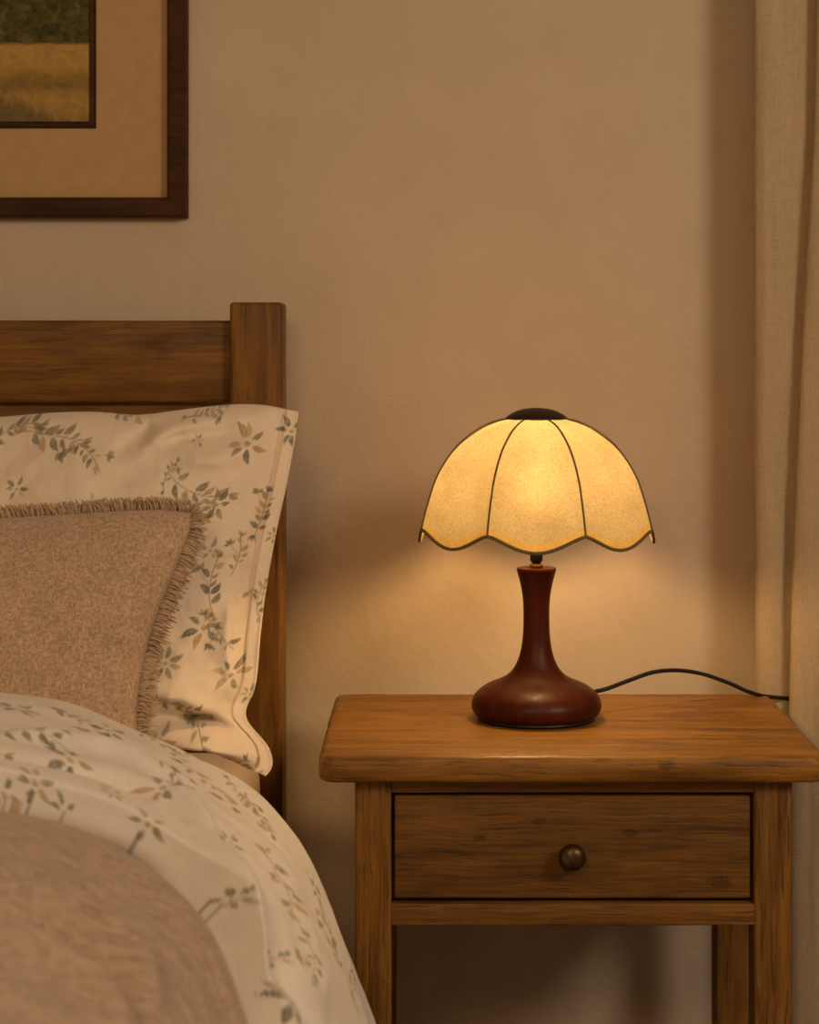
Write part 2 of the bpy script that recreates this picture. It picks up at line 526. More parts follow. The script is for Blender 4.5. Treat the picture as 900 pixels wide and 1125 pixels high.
def blend(col, idx, mask, c, a):
    m = np.clip(mask, 0, 1)[:, None] * a
    col[idx] = col[idx] * (1 - m) + np.array(c) * m

def leaf_shape(U, V, col, x, y, ang, L, w, c, a=0.9):
    idx = np.nonzero((np.abs(U - x) < L * 1.3) & (np.abs(V - y) < L * 1.3))[0]
    if not len(idx): return
    dx, dy = U[idx] - x, V[idx] - y
    p = (dx * math.cos(ang) + dy * math.sin(ang)) / L
    q = -dx * math.sin(ang) + dy * math.cos(ang)
    q = q + 0.10 * L * np.sin(p * 3.0)
    pr = np.clip(p, 0, 1)
    half = w * np.sin(np.pi * pr ** 0.75) * (p > 0) * (p < 1)
    mk = np.clip((half - np.abs(q)) / 0.0007 + 0.35, 0, 1) * (p > -0.02) * (p < 1.02)
    tone = 0.75 + 0.35 * np.clip(vnoise(U[idx] * 260, V[idx] * 260, 7) * 0.6 + 0.5, 0, 1)
    # a paler midrib, as in a watercolour print
    mid = np.clip(1 - np.abs(q) / 0.0006, 0, 1) * 0.35
    blend(col, idx, mk * tone * (1 - mid), c, a)

def stem_line(U, V, col, pts, w, c, a=0.7):
    pts = np.asarray(pts)
    lo, hi = pts.min(0) - 0.004, pts.max(0) + 0.004
    idx = np.nonzero((U > lo[0]) & (U < hi[0]) & (V > lo[1]) & (V < hi[1]))[0]
    if not len(idx): return
    d, _ = seg_dist(U[idx], V[idx], pts)
    blend(col, idx, np.clip((w - d) / 0.0006 + 0.3, 0, 1), c, a)

def sprig(U, V, col, x, y, ang, size, seed, kind='spray'):
    r = random.Random(seed)
    if kind == 'flower':
        n = r.randint(5, 7)
        for k in range(n):
            a = ang + 2 * math.pi * k / n + r.uniform(-.25, .25)
            L = size * r.uniform(.26, .44)
            c = r.choice(LEAF) if r.random() < .68 else r.choice(BUD)
            leaf_shape(U, V, col, x + .12 * size * math.cos(a), y + .12 * size * math.sin(a), a, L, L * .19, c)
        leaf_shape(U, V, col, x - .06 * size, y, 0, size * .16, size * .06, BUD[0])
        return
    ca, sa = math.cos(ang), math.sin(ang)
    bend = r.uniform(-.35, .35)
    def P(t, o=0):
        u = (t - .5) * size; v = bend * size * (t - .5) ** 2 * 2 + o
        return (x + u * ca - v * sa, y + u * sa + v * ca)
    pts = [P(t) for t in np.linspace(0, 1, 9)]
    stem_line(U, V, col, pts, 0.0007, (0.27, 0.20, 0.10), .75)
    for i, t in enumerate((.14, .32, .46, .62, .80)):
        for sgn in ((1, -1) if r.random() < .62 else (r.choice((1, -1)),)):
            p = P(t)
            a = ang + sgn * r.uniform(.55, 1.15)
            L = size * r.uniform(.15, .27)
            off = size * r.uniform(.01, .05)
            c = r.choice(LEAF) if r.random() < .74 else r.choice(BUD)
            leaf_shape(U, V, col, p[0] + off * math.cos(a), p[1] + off * math.sin(a), a, L, L * r.uniform(.17, .25), c)
    for t, dirn in ((1, 0), (0, math.pi)):
        if r.random() < .85:
            p = P(t)
            for da in (-.5, 0, .5):
                leaf_shape(U, V, col, p[0], p[1], ang + dirn + da + r.uniform(-.2, .2), size * r.uniform(.12, .2), size * .035,
                           r.choice(BUD) if r.random() < .55 else r.choice(LEAF))
    # a side shoot with a bud
    a = ang + r.choice((1, -1)) * r.uniform(.6, 1.0)
    p = P(r.uniform(.35, .65))
    q = (p[0] + size * .38 * math.cos(a), p[1] + size * .38 * math.sin(a))
    stem_line(U, V, col, [p, q], 0.0005, (0.3, 0.23, 0.12), .7)
    for k in range(4):
        b = a + (k - 1.5) * .8
        leaf_shape(U, V, col, q[0], q[1], b, size * r.uniform(.12, .2), size * .04, r.choice(LEAF + BUD[:1]))

# ------------------------------------------------------------------ pillow (sham with a flanged right edge)
def interp_px(tab, key, val, q):
    t = np.array(tab, float); o = np.argsort(t[:, key])
    return np.interp(q, t[o, key], t[o, val])

def soft_interp(tab, key, val, q, n=10):
    t = np.array(tab, float); t = t[np.argsort(t[:, key])]
    return smooth_interp(q, t[:, key], t[:, val])

def smooth_interp(q, xs, ys, frac=0.5):
    """monotone-safe smooth curve through the points (linear, then averaged over a short window)"""
    h = frac * np.median(np.diff(xs))
    out = 0
    for k, w in zip(np.linspace(-1, 1, 9), (1, 2, 3, 4, 4, 4, 3, 2, 1)):
        out = out + w * np.interp(np.asarray(q) + k * h, xs, ys)
    return out / 24.0

def build_pillow():
    zb, zt = 0.612, 1.012
    yb, yt = -0.345, -0.190           # middle plane leans back on the headboard
    XL = -0.86
    nu, nv = 470, 250
    # right outer edge of the flange, read as (pixel x, pixel y); deeper near the top
    edge = [(328, 452), (323, 490), (314, 538), (304, 585), (296, 630), (290, 668), (286, 706), (283, 740), (281, 760), (277, 776), (270, 790), (269, 800), (276, 808), (290, 814), (299, 823), (302, 834), (298, 843), (290, 848)]
    top = [(-300, 452), (-200, 447), (-100, 455), (-30, 461), (0, 458), (60, 453), (110, 452), (150, 457), (200, 450), (250, 444), (290, 444), (310, 448), (328, 454)]
    vs = np.linspace(0, 1, nv)
    ys = yb + (yt - yb) * vs
    ds = ys - CAMY
    zs = zb + (zt - zb) * vs
    pyv = VY + (CAMZ - zs) * F / ds
    ex = soft_interp(edge, 1, 0, np.clip(pyv, 452, 846))
    XR = (ex - VX) * ds / F
    # uneven columns: dense where the photo sees the pillow
    us = np.concatenate([np.linspace(0, 0.48, 60, endpoint=False), np.linspace(0.48, 1, nu - 60)])
    U, V = np.meshgrid(us, vs)
    XRg, Yg = XR[:, None] + 0 * U, ys[:, None] + 0 * U
    X = XL + (XRg - XL) * U
    pxx = VX + X * F / (Yg - CAMY)
    dt = yt - CAMY
    ztop = CAMZ - (soft_interp(top, 0, 1, np.clip(VX + X * F / dt, -300, 328)) - VY) * dt / F
    zbx = zb + np.interp(X, [-.34, -.245, -.172], [.034, .024, 0.0])
    Z = zbx + (ztop - zbx) * V
    fl = 0.0165                       # flange width
    dr = XRg - X                      # distance from the right edge
    a = np.clip((dr - fl) / (0.30), 0, 1)
    b = np.clip((X - XL) / 0.25, 0, 1)
    rise = lambda t: np.sqrt(np.clip(1 - (1 - t) ** 2, 0, 1))
    fx = rise(a) ** 1.1 * rise(b)
    vt = np.clip((ztop - Z) / 0.20, 0, 1); vb = np.clip((Z - zbx) / 0.07, 0, 1)
    T = fx * rise(vt) * rise(vb)
    infl = dr < fl
    front = 0.098 * T + 0.003
    back = 0.045 * T + 0.003
    # flange lies flat with a raised seam, then wrinkles
    front += np.where(infl, 0.0012, 0) + 0.0022 * np.exp(-((dr - fl - 0.003) / 0.0022) ** 2) - 0.0065 * np.exp(-((dr - fl) / 0.0019) ** 2) + 0.0016 * np.exp(-((dr - 0.0012) / 0.0012) ** 2)
    pv = VY + (CAMZ - Z) * F / (Yg - CAMY)
    px_ = lambda pts: [((x - VX) * 2.33 / F, CAMZ - (y - VY) * 2.33 / F) for x, y in pts]
    Wk = np.zeros_like(X)
    Wk += ridge(X, Z, px_([(274, 806), (240, 795), (195, 800), (150, 815)]), 0.006, 0.008)
    Wk += ridge(X, Z, px_([(276, 796), (250, 768), (215, 748), (175, 742)]), 0.008, 0.008)
    Wk += ridge(X, Z, px_([(268, 790), (262, 740), (255, 690), (262, 620)]), 0.007, 0.0045)
    Wk -= ridge(X, Z, px_([(268, 786), (240, 775), (205, 772)]), 0.006, 0.005)
    Wk += ridge(X, Z, px_([(318, 462), (280, 490), (235, 505), (180, 500)]), 0.012, 0.006)
    Wk += ridge(X, Z, px_([(300, 462), (240, 458), (190, 470), (150, 492)]), 0.010, 0.007)
    Wk -= ridge(X, Z, px_([(160, 462), (150, 480), (120, 500)]), 0.012, 0.006)
    Wk -= ridge(X, Z, px_([(262, 478), (210, 480), (170, 488)]), 0.008, 0.004)
    Wk += ridge(X, Z, px_([(312, 480), (290, 540), (262, 600)]), 0.010, 0.004)
    roll = np.clip((X + 0.36) / 0.10, 0, 1)
    Wk += roll * 0.016 * np.exp(-((Z - zbx - 0.012) / 0.011) ** 2) - roll * 0.014 * np.exp(-((Z - zbx - 0.034) / 0.009) ** 2)
    Wk += 0.0035 * vnoise(X * 14, Z * 14, 3) * T + 0.0012 * vnoise(X * 40, Z * 40, 4) * T
    Wk += 0.0016 * vnoise(X * 22 + Z * 9, Z * 30 - X * 12, 6) + 0.0009 * vnoise(X * 70, Z * 55, 9)
    puck = np.exp(-np.clip(dr - fl, 0, 1) / 0.030) * (dr > fl)
    Wk += puck * (0.0022 * vnoise(X * 20, Z * 70, 10) + 0.0012 * vnoise(X * 30, Z * 150, 12))
    front = front + 2.1 * Wk * np.clip(T * 2.5, 0, 1)
    wav = 0.003 * vnoise(V * 9, V * 0, 5) * np.clip(1 - dr / 0.05, 0, 1)
    # the lower right corner curls forward over the mattress
    corner = np.clip(1 - dr / 0.09, 0, 1) * np.clip(1 - (Z - zbx) / 0.055, 0, 1)
    lift = 0.010 * corner
    tilt = 0.007 * np.clip(1 - dr / fl, 0, 1)
    Yg = Yg + tilt
    Yf = Yg - front + wav - 0.030 * corner
    Yb = Yg + back + wav - 0.030 * corner
    Zf = Z + lift * 0 - 0.006 * corner
    # print
    cu, cv = X.ravel(), Z.ravel()
    col = np.tile(CREAM, (cu.size, 1))
    S = [(57, 479, -.15, .075, 'spray'), (100, 497, -.75, .05, 'spray'), (27, 534, .3, .03, 'flower'), (270, 488, .5, .055, 'flower'), (217, 540, -.35, .075, 'spray'),
         (186, 520, 1.2, .035, 'spray'), (240, 552, -.9, .04, 'flower'), (112, 549, .5, .032, 'flower'), (288, 565, 1.3, .05, 'spray'), (233, 640, 1.5, .06, 'spray'), (228, 684, .35, .052, 'flower'),
         (244, 690, -.9, .05, 'spray'), (190, 718, .6, .04, 'flower'), (257, 735, 1.0, .045, 'flower'), (207, 762, -.4, .05, 'spray'), (222, 782, -.8, .045, 'spray'), (189, 795, .1, .036, 'flower'),
         (281, 661, 1.4, .04, 'spray'), (262, 612, 1.35, .045, 'spray'), (222, 456, .3, .045, 'spray'), (135, 459, .0, .05, 'spray'), (316, 476, .9, .04, 'flower'), (12, 470, .4, .06, 'spray'),
         (300, 590, .6, .025, 'flower'), (276, 760, .6, .025, 'flower'), (216, 485, .2, .018, 'flower'), (262, 820, -.3, .035, 'spray'), (285, 830, .4, .03, 'flower'), (236, 600, 1.4, .03, 'flower'),
         (-40, 520, .6, .07, 'spray'), (-90, 480, -.5, .07, 'spray'), (-150, 560, .5, .06, 'flower'), (-190, 490, .2, .07, 'spray'), (-60, 600, .2, .07, 'spray')]
    for i, (px, py, an, sz, kd) in enumerate(S):
        d = 2.30 if py > 600 else 2.34
        sprig(cu, cv, col, (px - VX) * d / F, CAMZ - (py - VY) * d / F, an, sz * 1.0, 50 + i, kd)
    vf = np.stack([X, Yf, Zf], -1).reshape(-1, 3)
    ff = grid_faces(nv, nu)
    # coarse back
    ru, rv = np.arange(0, nu, 1), np.arange(0, nv, 1)
    vb_ = np.stack([X, Yb, Zf], -1).reshape(-1, 3)
    fb = grid_faces(nv, nu)[:, ::-1] + len(vf)
    n = len(vf)
    ring = list(range(0, nu)) + [r * nu + nu - 1 for r in range(1, nv)] + [(nv - 1) * nu + c for c in range(nu - 2, -1, -1)] + [r * nu for r in range(nv - 2, 0, -1)]
    fr = [(ring[(i + 1) % len(ring)], ring[i], ring[i] + n, ring[(i + 1) % len(ring)] + n) for i in range(len(ring))]
    faces = np.vstack([ff, fb, np.array(fr)])
    return make('pillow', np.vstack([vf, vb_]), faces, M['floral'], loc=(-0.5, -0.3, 0.6), attr=np.vstack([col, col]),
                label='cream pillow printed with green sprigs, flanged edge, propped against the wooden headboard', cat='pillow')
build_pillow()

# ------------------------------------------------------------------ fringed cushion
def build_cushion():
    t = thing('cushion', 'square taupe linen cushion with a frayed fringe, leaning on the floral pillow', 'cushion', (-0.50, -0.45, 0.6))
    zb, zt = 0.592, 0.918
    yb, yt = -0.505, -0.385
    edge = [(211, 566), (208, 576), (199, 600), (188, 630), (176, 660), (166, 690), (159, 718), (154, 745), (151, 770), (150, 800), (152, 830)]
    top = [(-400, 575), (-200, 580), (-60, 574), (0, 569), (60, 566), (120, 562), (176, 559), (200, 561), (211, 565)]
    nu, nv = 220, 190
    us = np.linspace(0, 1, nu); vs = np.linspace(0, 1, nv)
    ys = yb + (yt - yb) * vs; ds = ys - CAMY
    zs = zb + (zt - zb) * vs
    pyv = VY + (CAMZ - zs) * F / ds
    XR = (soft_interp(edge, 1, 0, np.clip(pyv, 566, 830)) - VX) * ds / F
    XL = -0.70 - (XR + 0.28) * 0.6
    U, V = np.meshgrid(us, vs)
    Yg = ys[:, None] + 0 * U
    X = XL[:, None] + (XR - XL)[:, None] * U
    dt = yt - CAMY
    ztop = CAMZ - (soft_interp(top, 0, 1, np.clip(VX + X * F / dt, -400, 211)) - VY) * dt / F
    Z = zb + (ztop - zb) * V
    rise = lambda q: np.sqrt(np.clip(1 - (1 - q) ** 2, 0, 1))
    dr, dl = XR[:, None] - X, X - XL[:, None]
    T = rise(np.clip(dr / .20, 0, 1)) * rise(np.clip(dl / .2, 0, 1)) * rise(np.clip((ztop - Z) / .17, 0, 1)) * rise(np.clip((Z - zb) / .15, 0, 1))
    front = 0.066 * T ** 0.85 + 0.002
    back = 0.04 * T + 0.002
    px_ = lambda pts: [((x - VX) * 2.16 / F, CAMZ - (y - VY) * 2.16 / F) for x, y in pts]
    Wk = ridge(X, Z, px_([(160, 720), (140, 690), (110, 670), (80, 662)]), .010, .006)
    Wk -= ridge(X, Z, px_([(150, 730), (125, 706), (95, 690)]), .008, .004)
    Wk += ridge(X, Z, px_([(205, 572), (170, 600), (130, 620)]), .014, .004)
    Wk += 0.003 * vnoise(X * 12, Z * 12, 13) + 0.001 * vnoise(X * 45, Z * 45, 14)
    # sewn rim
    rim = np.minimum(dr, ztop - Z)
    front = front + Wk * T + 0.0022 * np.exp(-((rim - 0.003) / 0.002) ** 2)
    vf = np.stack([X, Yg - front, Z], -1).reshape(-1, 3)
    vb = np.stack([X, Yg + back, Z], -1).reshape(-1, 3)
    n = len(vf)
    ring = list(range(0, nu)) + [r * nu + nu - 1 for r in range(1, nv)] + [(nv - 1) * nu + c for c in range(nu - 2, -1, -1)] + [r * nu for r in range(nv - 2, 0, -1)]
    fr = [(ring[(i + 1) % len(ring)], ring[i], ring[i] + n, ring[(i + 1) % len(ring)] + n) for i in range(len(ring))]
    make('cover', np.vstack([vf, vb]), np.vstack([grid_faces(nv, nu), grid_faces(nv, nu)[:, ::-1] + n, np.array(fr)]), M['cushion'], t)
    # fringe: strands all along the seam
    rim_pts = [np.array((X[r, -1], Yg[r, -1], Z[r, -1])) for r in range(nv)]
    top_pts = [np.array((X[-1, c], Yg[-1, c], Z[-1, c])) for c in range(nu - 1, -1, -1)]
    left_pts = [np.array((X[r, 0], Yg[r, 0], Z[r, 0])) for r in range(nv - 1, -1, -1)]
    path = resample(np.array(rim_pts + top_pts + left_pts), 700)
    tang = np.gradient(path, axis=0)
    # smooth the turn round the corners
    k = np.ones(15) / 15
    tang = np.stack([np.convolve(np.pad(tang[:, i], 7, mode='edge'), k, 'valid') for i in range(3)], 1)
    tang /= np.linalg.norm(tang, axis=1)[:, None]
    rnd = random.Random(4)
    mb = MB()
    for i in range(len(path)):
        tg = Vector(tang[i]); out = tg.cross(Vector((0, -1, 0))).normalized()
        if out.dot(Vector(path[i]) - Vector((-0.48, -0.45, 0.74))) < 0: out = -out
        for lay in range(3):
            p = Vector(path[i]) + tg * rnd.uniform(-.002, .002) + Vector((0, rnd.uniform(-.003, .004), 0))
            lean = 0.55 * mnoise.noise(Vector((i * .06, lay * 3.0, 0))) + rnd.uniform(-.22, .22) + 0.15
            L = 0.0175 * rnd.uniform(.75, 1.12)
            d = (out + tg * lean + Vector((0, rnd.uniform(-.35, .25), 0))).normalized()
            c = Vector((rnd.uniform(-.3, .3), rnd.uniform(-.3, .1), -0.25)) * L
            pts = [p - out * .002, p + d * L * .35, p + d * L * .7 + c * .35, p + d * L + c * .8]
            mb.tube(pts, [.0009, .0010, .00085, .0005], 4)
    mb.build('fringe', M['fringe'], t, kind='stuff')
build_cushion()

# ------------------------------------------------------------------ duvet and blanket (swept over the bed)
DF = 2.03
SIL = [(0, 754), (50, 761), (100, 772), (150, 791), (200, 815), (245, 842), (280, 866), (310, 897), (335, 930), (356, 966), (374, 1004), (390, 1040), (404, 1078), (418, 1125)]
prof_px = [((x - VX) * DF / F, CAMZ - (y - VY) * DF / F) for x, y in SIL]
right = [(-0.90, 0.775), (-0.70, 0.765), (-0.55, 0.748)] + prof_px + [(-0.043, 0.33), (-0.034, 0.27), (-0.032, 0.20)]
right = catmull(right, 12)
# smooth it a little
prof = np.vstack([np.stack([-1.8 - right[::-1, 0], right[::-1, 1]], 1), right[1:]])
prof = resample(prof, 1200)
k = np.ones(31) / 31
prof = np.stack([np.convolve(np.pad(prof[:, i], 15, mode='edge'), k, 'valid') for i in range(2)], 1)
PS = np.concatenate([[0], np.cumsum(np.linalg.norm(np.diff(prof, axis=0), axis=1))])
tan = np.gradient(prof, axis=0); tan /= np.linalg.norm(tan, axis=1)[:, None]
PN = np.stack([-tan[:, 1], tan[:, 0]], 1)          # outward (up at the top)
if PN[600, 1] < 0: PN = -PN

def prof_at(s):
    return (np.interp(s, PS, prof[:, 0]), np.interp(s, PS, prof[:, 1]),
            np.interp(s, PS, PN[:, 0]), np.interp(s, PS, PN[:, 1]))

def hit(px, py, inset=0.0):
    """(s, y) where the view ray through a photo pixel meets the swept profile"""
    d = np.linspace(0.8, 2.06, 3000)
    Xr, Zr = (px - VX) * d / F, CAMZ - (py - VY) * d / F
    P = prof - PN * inset
    zz = np.interp(Xr, P[:, 0], P[:, 1])
    below = np.nonzero(Zr < zz)[0]
    i = below[0] if len(below) else len(d) - 1
    sx = np.interp(Xr[i], P[:, 0], PS)
    return sx, CAMY + d[i]

EDGE_PX = [(-60, 886), (0, 892), (60, 903), (120, 922), (165, 948), (200, 978), (232, 1018), (250, 1056), (259, 1095), (265, 1125)]
E = np.array([hit(x, y, 0.031) for x, y in EDGE_PX])
e_s = np.concatenate([[0], E[:, 0], [E[-1, 0] + .15, PS[-1]]])
e_y = np.concatenate([[E[0, 1]], E[:, 1], [E[-1, 1] - .03, E[-1, 1] - .05]])
o_ = np.argsort(e_s); e_s, e_y = e_s[o_], e_y[o_]
def edge_y(s): return smooth_interp(s, e_s, e_y, 1.2)

def s_samples(step):
    sd = np.interp(-0.56, prof[:, 0], PS)
    return np.concatenate([np.linspace(0, sd, 110, endpoint=False), np.arange(sd, PS[-1], step)])

def sweep(name, s, Y, off, mat, loc, extra=None, under=0.02, **kw):
    """s, Y, off: grids (rows = across the bed's length, columns = over the bed)"""
    x, z, nx, nz = prof_at(s)
    X, Z = x + nx * off, z + nz * off
    vt = np.stack([X, Y, Z], -1).reshape(-1, 3)
    off2 = off - under
    vb = np.stack([x + nx * off2, Y, z + nz * off2], -1).reshape(-1, 3)
    nr, nc = s.shape
    n = len(vt)
    ring = list(range(0, nc)) + [r * nc + nc - 1 for r in range(1, nr)] + [(nr - 1) * nc + c for c in range(nc - 2, -1, -1)] + [r * nc for r in range(nr - 2, 0, -1)]
    fr = [(ring[(i + 1) % len(ring)], ring[i], ring[i] + n, ring[(i + 1) % len(ring)] + n) for i in range(len(ring))]
    f = np.vstack([grid_faces(nr, nc), grid_faces(nr, nc)[:, ::-1] + n, np.array(fr)])
    if extra is not None: kw['attr'] = np.vstack([extra, extra])
    return make(name, np.vstack([vt, vb]), f, mat, loc=loc, **kw)

def build_duvet():
    ss = s_samples(0.0023)
    nr = 290
    w = 1 - (1 - np.linspace(0, 1, nr)) ** 1.7
    y_far = CAMY + 2.085
    S = np.tile(ss, (nr, 1))
    Ey = edge_y(S)
    Y = y_far + (Ey - y_far) * w[:, None]
    dfar = y_far - Y; dnear = Y - Ey
    rise = lambda q: np.sqrt(np.clip(1 - (1 - np.clip(q, 0, 1)) ** 2, 0, 1))
    off = -0.075 * (1 - rise(dfar / 0.075)) - 0.020 * (1 - rise(dnear / 0.016))
    sy = lambda pts: np.array([hit(*p) for p in pts])
    D = np.zeros_like(S)
    # rolled lip over the blanket and the hollow behind it
    lip = 0.005 * np.exp(-((dnear - 0.026) / 0.020) ** 2) - 0.015 * np.exp(-((dnear - 0.064) / 0.017) ** 2) + 0.004 * np.exp(-((dnear - 0.11) / 0.022) ** 2)
    D += lip * (0.85 + 0.4 * vnoise(S * 5, Y * 0, 21))
    D += ridge(S, Y, sy([(-40, 812), (40, 813), (110, 822), (180, 845), (235, 878)]), 0.016, 0.012)
    D -= ridge(S, Y, sy([(-40, 832), (40, 836), (120, 850), (190, 880)]), 0.014, 0.013)
    D += ridge(S, Y, sy([(150, 852), (200, 885), (232, 930), (262, 985), (280, 1060)]), 0.018, 0.014)
    D -= ridge(S, Y, sy([(236, 905), (270, 960), (296, 1030), (310, 1100)]), 0.018, 0.018)
    D += ridge(S, Y, sy([(270, 905), (310, 975), (335, 1060), (345, 1120)]), 0.022, 0.012)
    D -= ridge(S, Y, sy([(300, 930), (335, 1000), (360, 1080)]), 0.014, 0.004)
    D += 0.006 * vnoise(S * 6 + 3, Y * 9, 22) + 0.003 * vnoise(S * 16, Y * 22, 23) + 0.0012 * vnoise(S * 30, Y * 60, 24)
    off = off + D * np.clip(np.minimum(dfar / 0.05, dnear / 0.008), 0.1, 1)
    Y = Y - 0.012 * np.exp(-((dnear - 0.012) / 0.010) ** 2)
    bx, bz, bnx, bnz = prof_at(S)
    PX, PZ = bx + bnx * off, bz + bnz * off
    step = np.sqrt(np.diff(PX, axis=0) ** 2 + np.diff(Y, axis=0) ** 2 + np.diff(PZ, axis=0) ** 2)
    arc = np.vstack([np.zeros((1, S.shape[1])), np.cumsum(step, 0)])
    cu, cv = S.ravel(), -arc.ravel()
    qx, qy = (VX + PX * F / (Y - CAMY)).ravel(), (VY + (CAMZ - PZ) * F / (Y - CAMY)).ravel()
    qd = (Y - CAMY).ravel()
    def fab(px, py):
        d2 = (qx - px) ** 2 + (qy - py) ** 2
        near = np.nonzero(d2 < max(d2.min(), 9.0) + 4)[0]
        i = near[np.argmin(qd[near])]
        return cu[i], cv[i]
    col = np.tile(np.array((0.86, 0.80, 0.725)), (cu.size, 1))
    SP = [(44, 800, .2, .085, 'spray'), (78, 832, .3, .055, 'flower'), (41, 858, .6, .045, 'flower'), (80, 783, -.2, .07, 'spray'), (178, 862, .3, .05, 'flower'), (192, 845, -.5, .05, 'spray'),
          (238, 862, -.6, .08, 'spray'), (254, 922, -.8, .035, 'flower'), (313, 968, -1.0, .085, 'spray'), (354, 992, -1.0, .085, 'spray'), (347, 1050, -1.2, .06, 'spray'), (323, 1100, .4, .055, 'flower'),
          (73, 893, .2, .035, 'flower'), (181, 815, -.5, .065, 'spray'), (391, 1085, -1.2, .06, 'spray'), (6, 871, .5, .045, 'flower'), (160, 905, -.3, .045, 'flower'),
          (256, 985, -.8, .035, 'flower'), (290, 895, -.7, .055, 'spray'), (20, 775, .1, .05, 'flower'), (265, 870, -.6, .05, 'spray'), (370, 1040, -1.1, .05, 'spray'), (120, 800, -.3, .05, 'flower'), (-40, 820, .3, .07, 'spray'),
          (300, 1050, .2, .035, 'flower'), (125, 868, .3, .035, 'flower')]
    for i, (px, py, an, sz, kd) in enumerate(SP):
        s0, y0 = fab(px, py)
        sprig(cu, cv, col, s0, y0, an, sz, 200 + i, kd)
    rs = random.Random(8)
    for i in range(40):                       # the rest of the print, outside the photo's view
        sprig(cu, cv, col, rs.uniform(0.1, np.interp(-0.6, prof[:, 0], PS)), rs.uniform(-0.5, -0.05), rs.uniform(0, 6), .08, 900 + i)
    sweep('duvet', S, Y, off, M['floral'], (-0.9, -0.75, 0.6), col, under=0.03,
          label='cream floral duvet folded back over the taupe blanket, hanging down the bedside', cat='duvet')
build_duvet()

def build_blanket():
    ss = s_samples(0.004)
    nr = 230
    w = np.linspace(0, 1, nr)
    S = np.tile(ss, (nr, 1))
    Ey = edge_y(S) + 0.045
    y_end = -2.16
    Y = Ey + (y_end - Ey) * w[:, None] ** 1.25
    dend = Y - y_end
    rise = lambda q: np.sqrt(np.clip(1 - (1 - np.clip(q, 0, 1)) ** 2, 0, 1))
    off = -0.022 - 0.35 * (1 - rise(dend / 0.10)) * 0.5
    dn = edge_y(S) - Y
    sy = lambda pts: np.array([hit(*p, 0.022) for p in pts])
    D = np.zeros_like(S)
    D -= ridge(S, Y, sy([(-60, 1008), (0, 1018), (60, 1032), (105, 1058), (140, 1095), (160, 1130), (175, 1180)]), 0.011, 0.022)
    D += ridge(S, Y, sy([(-60, 1035), (0, 1045), (50, 1058), (90, 1084), (120, 1120), (140, 1170)]), 0.020, 0.015)
    D += ridge(S, Y, sy([(-60, 985), (20, 995), (90, 1015), (145, 1060), (178, 1115)]), 0.020, 0.020)
    D -= ridge(S, Y, sy([(-60, 930), (30, 938), (110, 962), (175, 1010), (220, 1080)]), 0.012, 0.005)
    D += ridge(S, Y, sy([(-60, 912), (50, 922), (130, 950), (195, 1000), (235, 1070)]), 0.012, 0.004)
    D -= ridge(S, Y, sy([(-60, 955), (40, 962), (110, 985), (165, 1030)]), 0.008, 0.004)
    D -= 0.014 * np.exp(-((dn - 0.002) / 0.013) ** 2)
    # fine pleats running beside the duvet's edge
    D += 0.0022 * vnoise(S * 4, dn * 80, 31) + 0.0055 * vnoise(S * 5, dn * 24, 32) + 0.004 * vnoise(S * 7, Y * 7, 33)
    off = off + D
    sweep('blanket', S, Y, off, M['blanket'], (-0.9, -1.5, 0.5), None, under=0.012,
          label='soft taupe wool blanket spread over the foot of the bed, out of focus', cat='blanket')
build_blanket()

# ------------------------------------------------------------------ nightstand
NX0, NX1 = (349 - VX) * 2.14 / F, (911 - VX) * 2.14 / F
NF, NB, NT = -0.46, -0.072, 0.650
ns = thing('nightstand', 'worn brown wooden nightstand with one drawer, beside the bed', 'nightstand', ((NX0 + NX1) / 2, (NF + NB) / 2, 0))
def build_top():
    # rounded plan outline, softened upper and lower edges, slight wear
    def outline(inset, r):
        x0, x1, y0, y1 = NX0 + inset, NX1 - inset, NF + inset, NB - inset
        pts = []
        for cx, cy, a0 in ((x1 - r, y0 + r, -90), (x1 - r, y1 - r, 0), (x0 + r, y1 - r, 90), (x0 + r, y0 + r, 180)):
            for k in range(9):
                a = math.radians(a0 + 90 * k / 8)
                pts.append((cx + r * math.cos(a), cy + r * math.sin(a)))
        return resample(np.array(pts + [pts[0]]), 361)[:-1]
    zs = [(NT - .0285, .006), (NT - .0275, .0025), (NT - .0245, 0.0004), (NT - .012, 0), (NT - .006, 0.0004), (NT - .0022, .0018), (NT - .0006, .0042), (NT, .0085), (NT, .02), (NT, .04)]
    v, f, n = [], [], 360
    for i, (z, ins) in enumerate(zs):
        for x, y in outline(ins, max(.021 - ins, .004)):
            q = Vector((x, y, z))
            amp = .0011 if 1 <= i <= 7 else .0003
            nv_ = mnoise.noise_vector(q * 38) * amp + mnoise.noise_vector(q * 120) * amp * .5
            chip = max(0, mnoise.noise(q * Vector((30, 30, 10)) + Vector((7, 1, 2))) - .35) * .004 if 4 <= i <= 6 else 0
            v.append((q.x + nv_.x, q.y + nv_.y, q.z + nv_.z * .4 - chip))
    for i in range(len(zs) - 1):
        for kk in range(n):
            f.append((i * n + kk, i * n + (kk + 1) % n, (i + 1) * n + (kk + 1) % n, (i + 1) * n + kk))
    f.append(tuple(range(n))[::-1]); f.append(tuple((len(zs) - 1) * n + kk for kk in range(n)))
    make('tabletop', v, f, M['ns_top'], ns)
build_top()
LF, LB = -0.435, -0.100                      # front and back faces of the leg frame
L0, L1, L2, L3 = -0.084, -0.0445, 0.3505, 0.3915
for i, (x0, x1) in enumerate(((L0, L1), (L2, L3))):
    for j, (y0, y1) in enumerate(((LF, LF + .041), (LB - .041, LB))):
        MB().box(x0, x1, y0, y1, 0, 0.6225, 0.0025, 2, 10, 0.0007, i * 5 + j).build('leg', M['ns_z'], ns)
zD1, zD0 = 0.6045, 0.4872                    # drawer opening, upper and lower edge
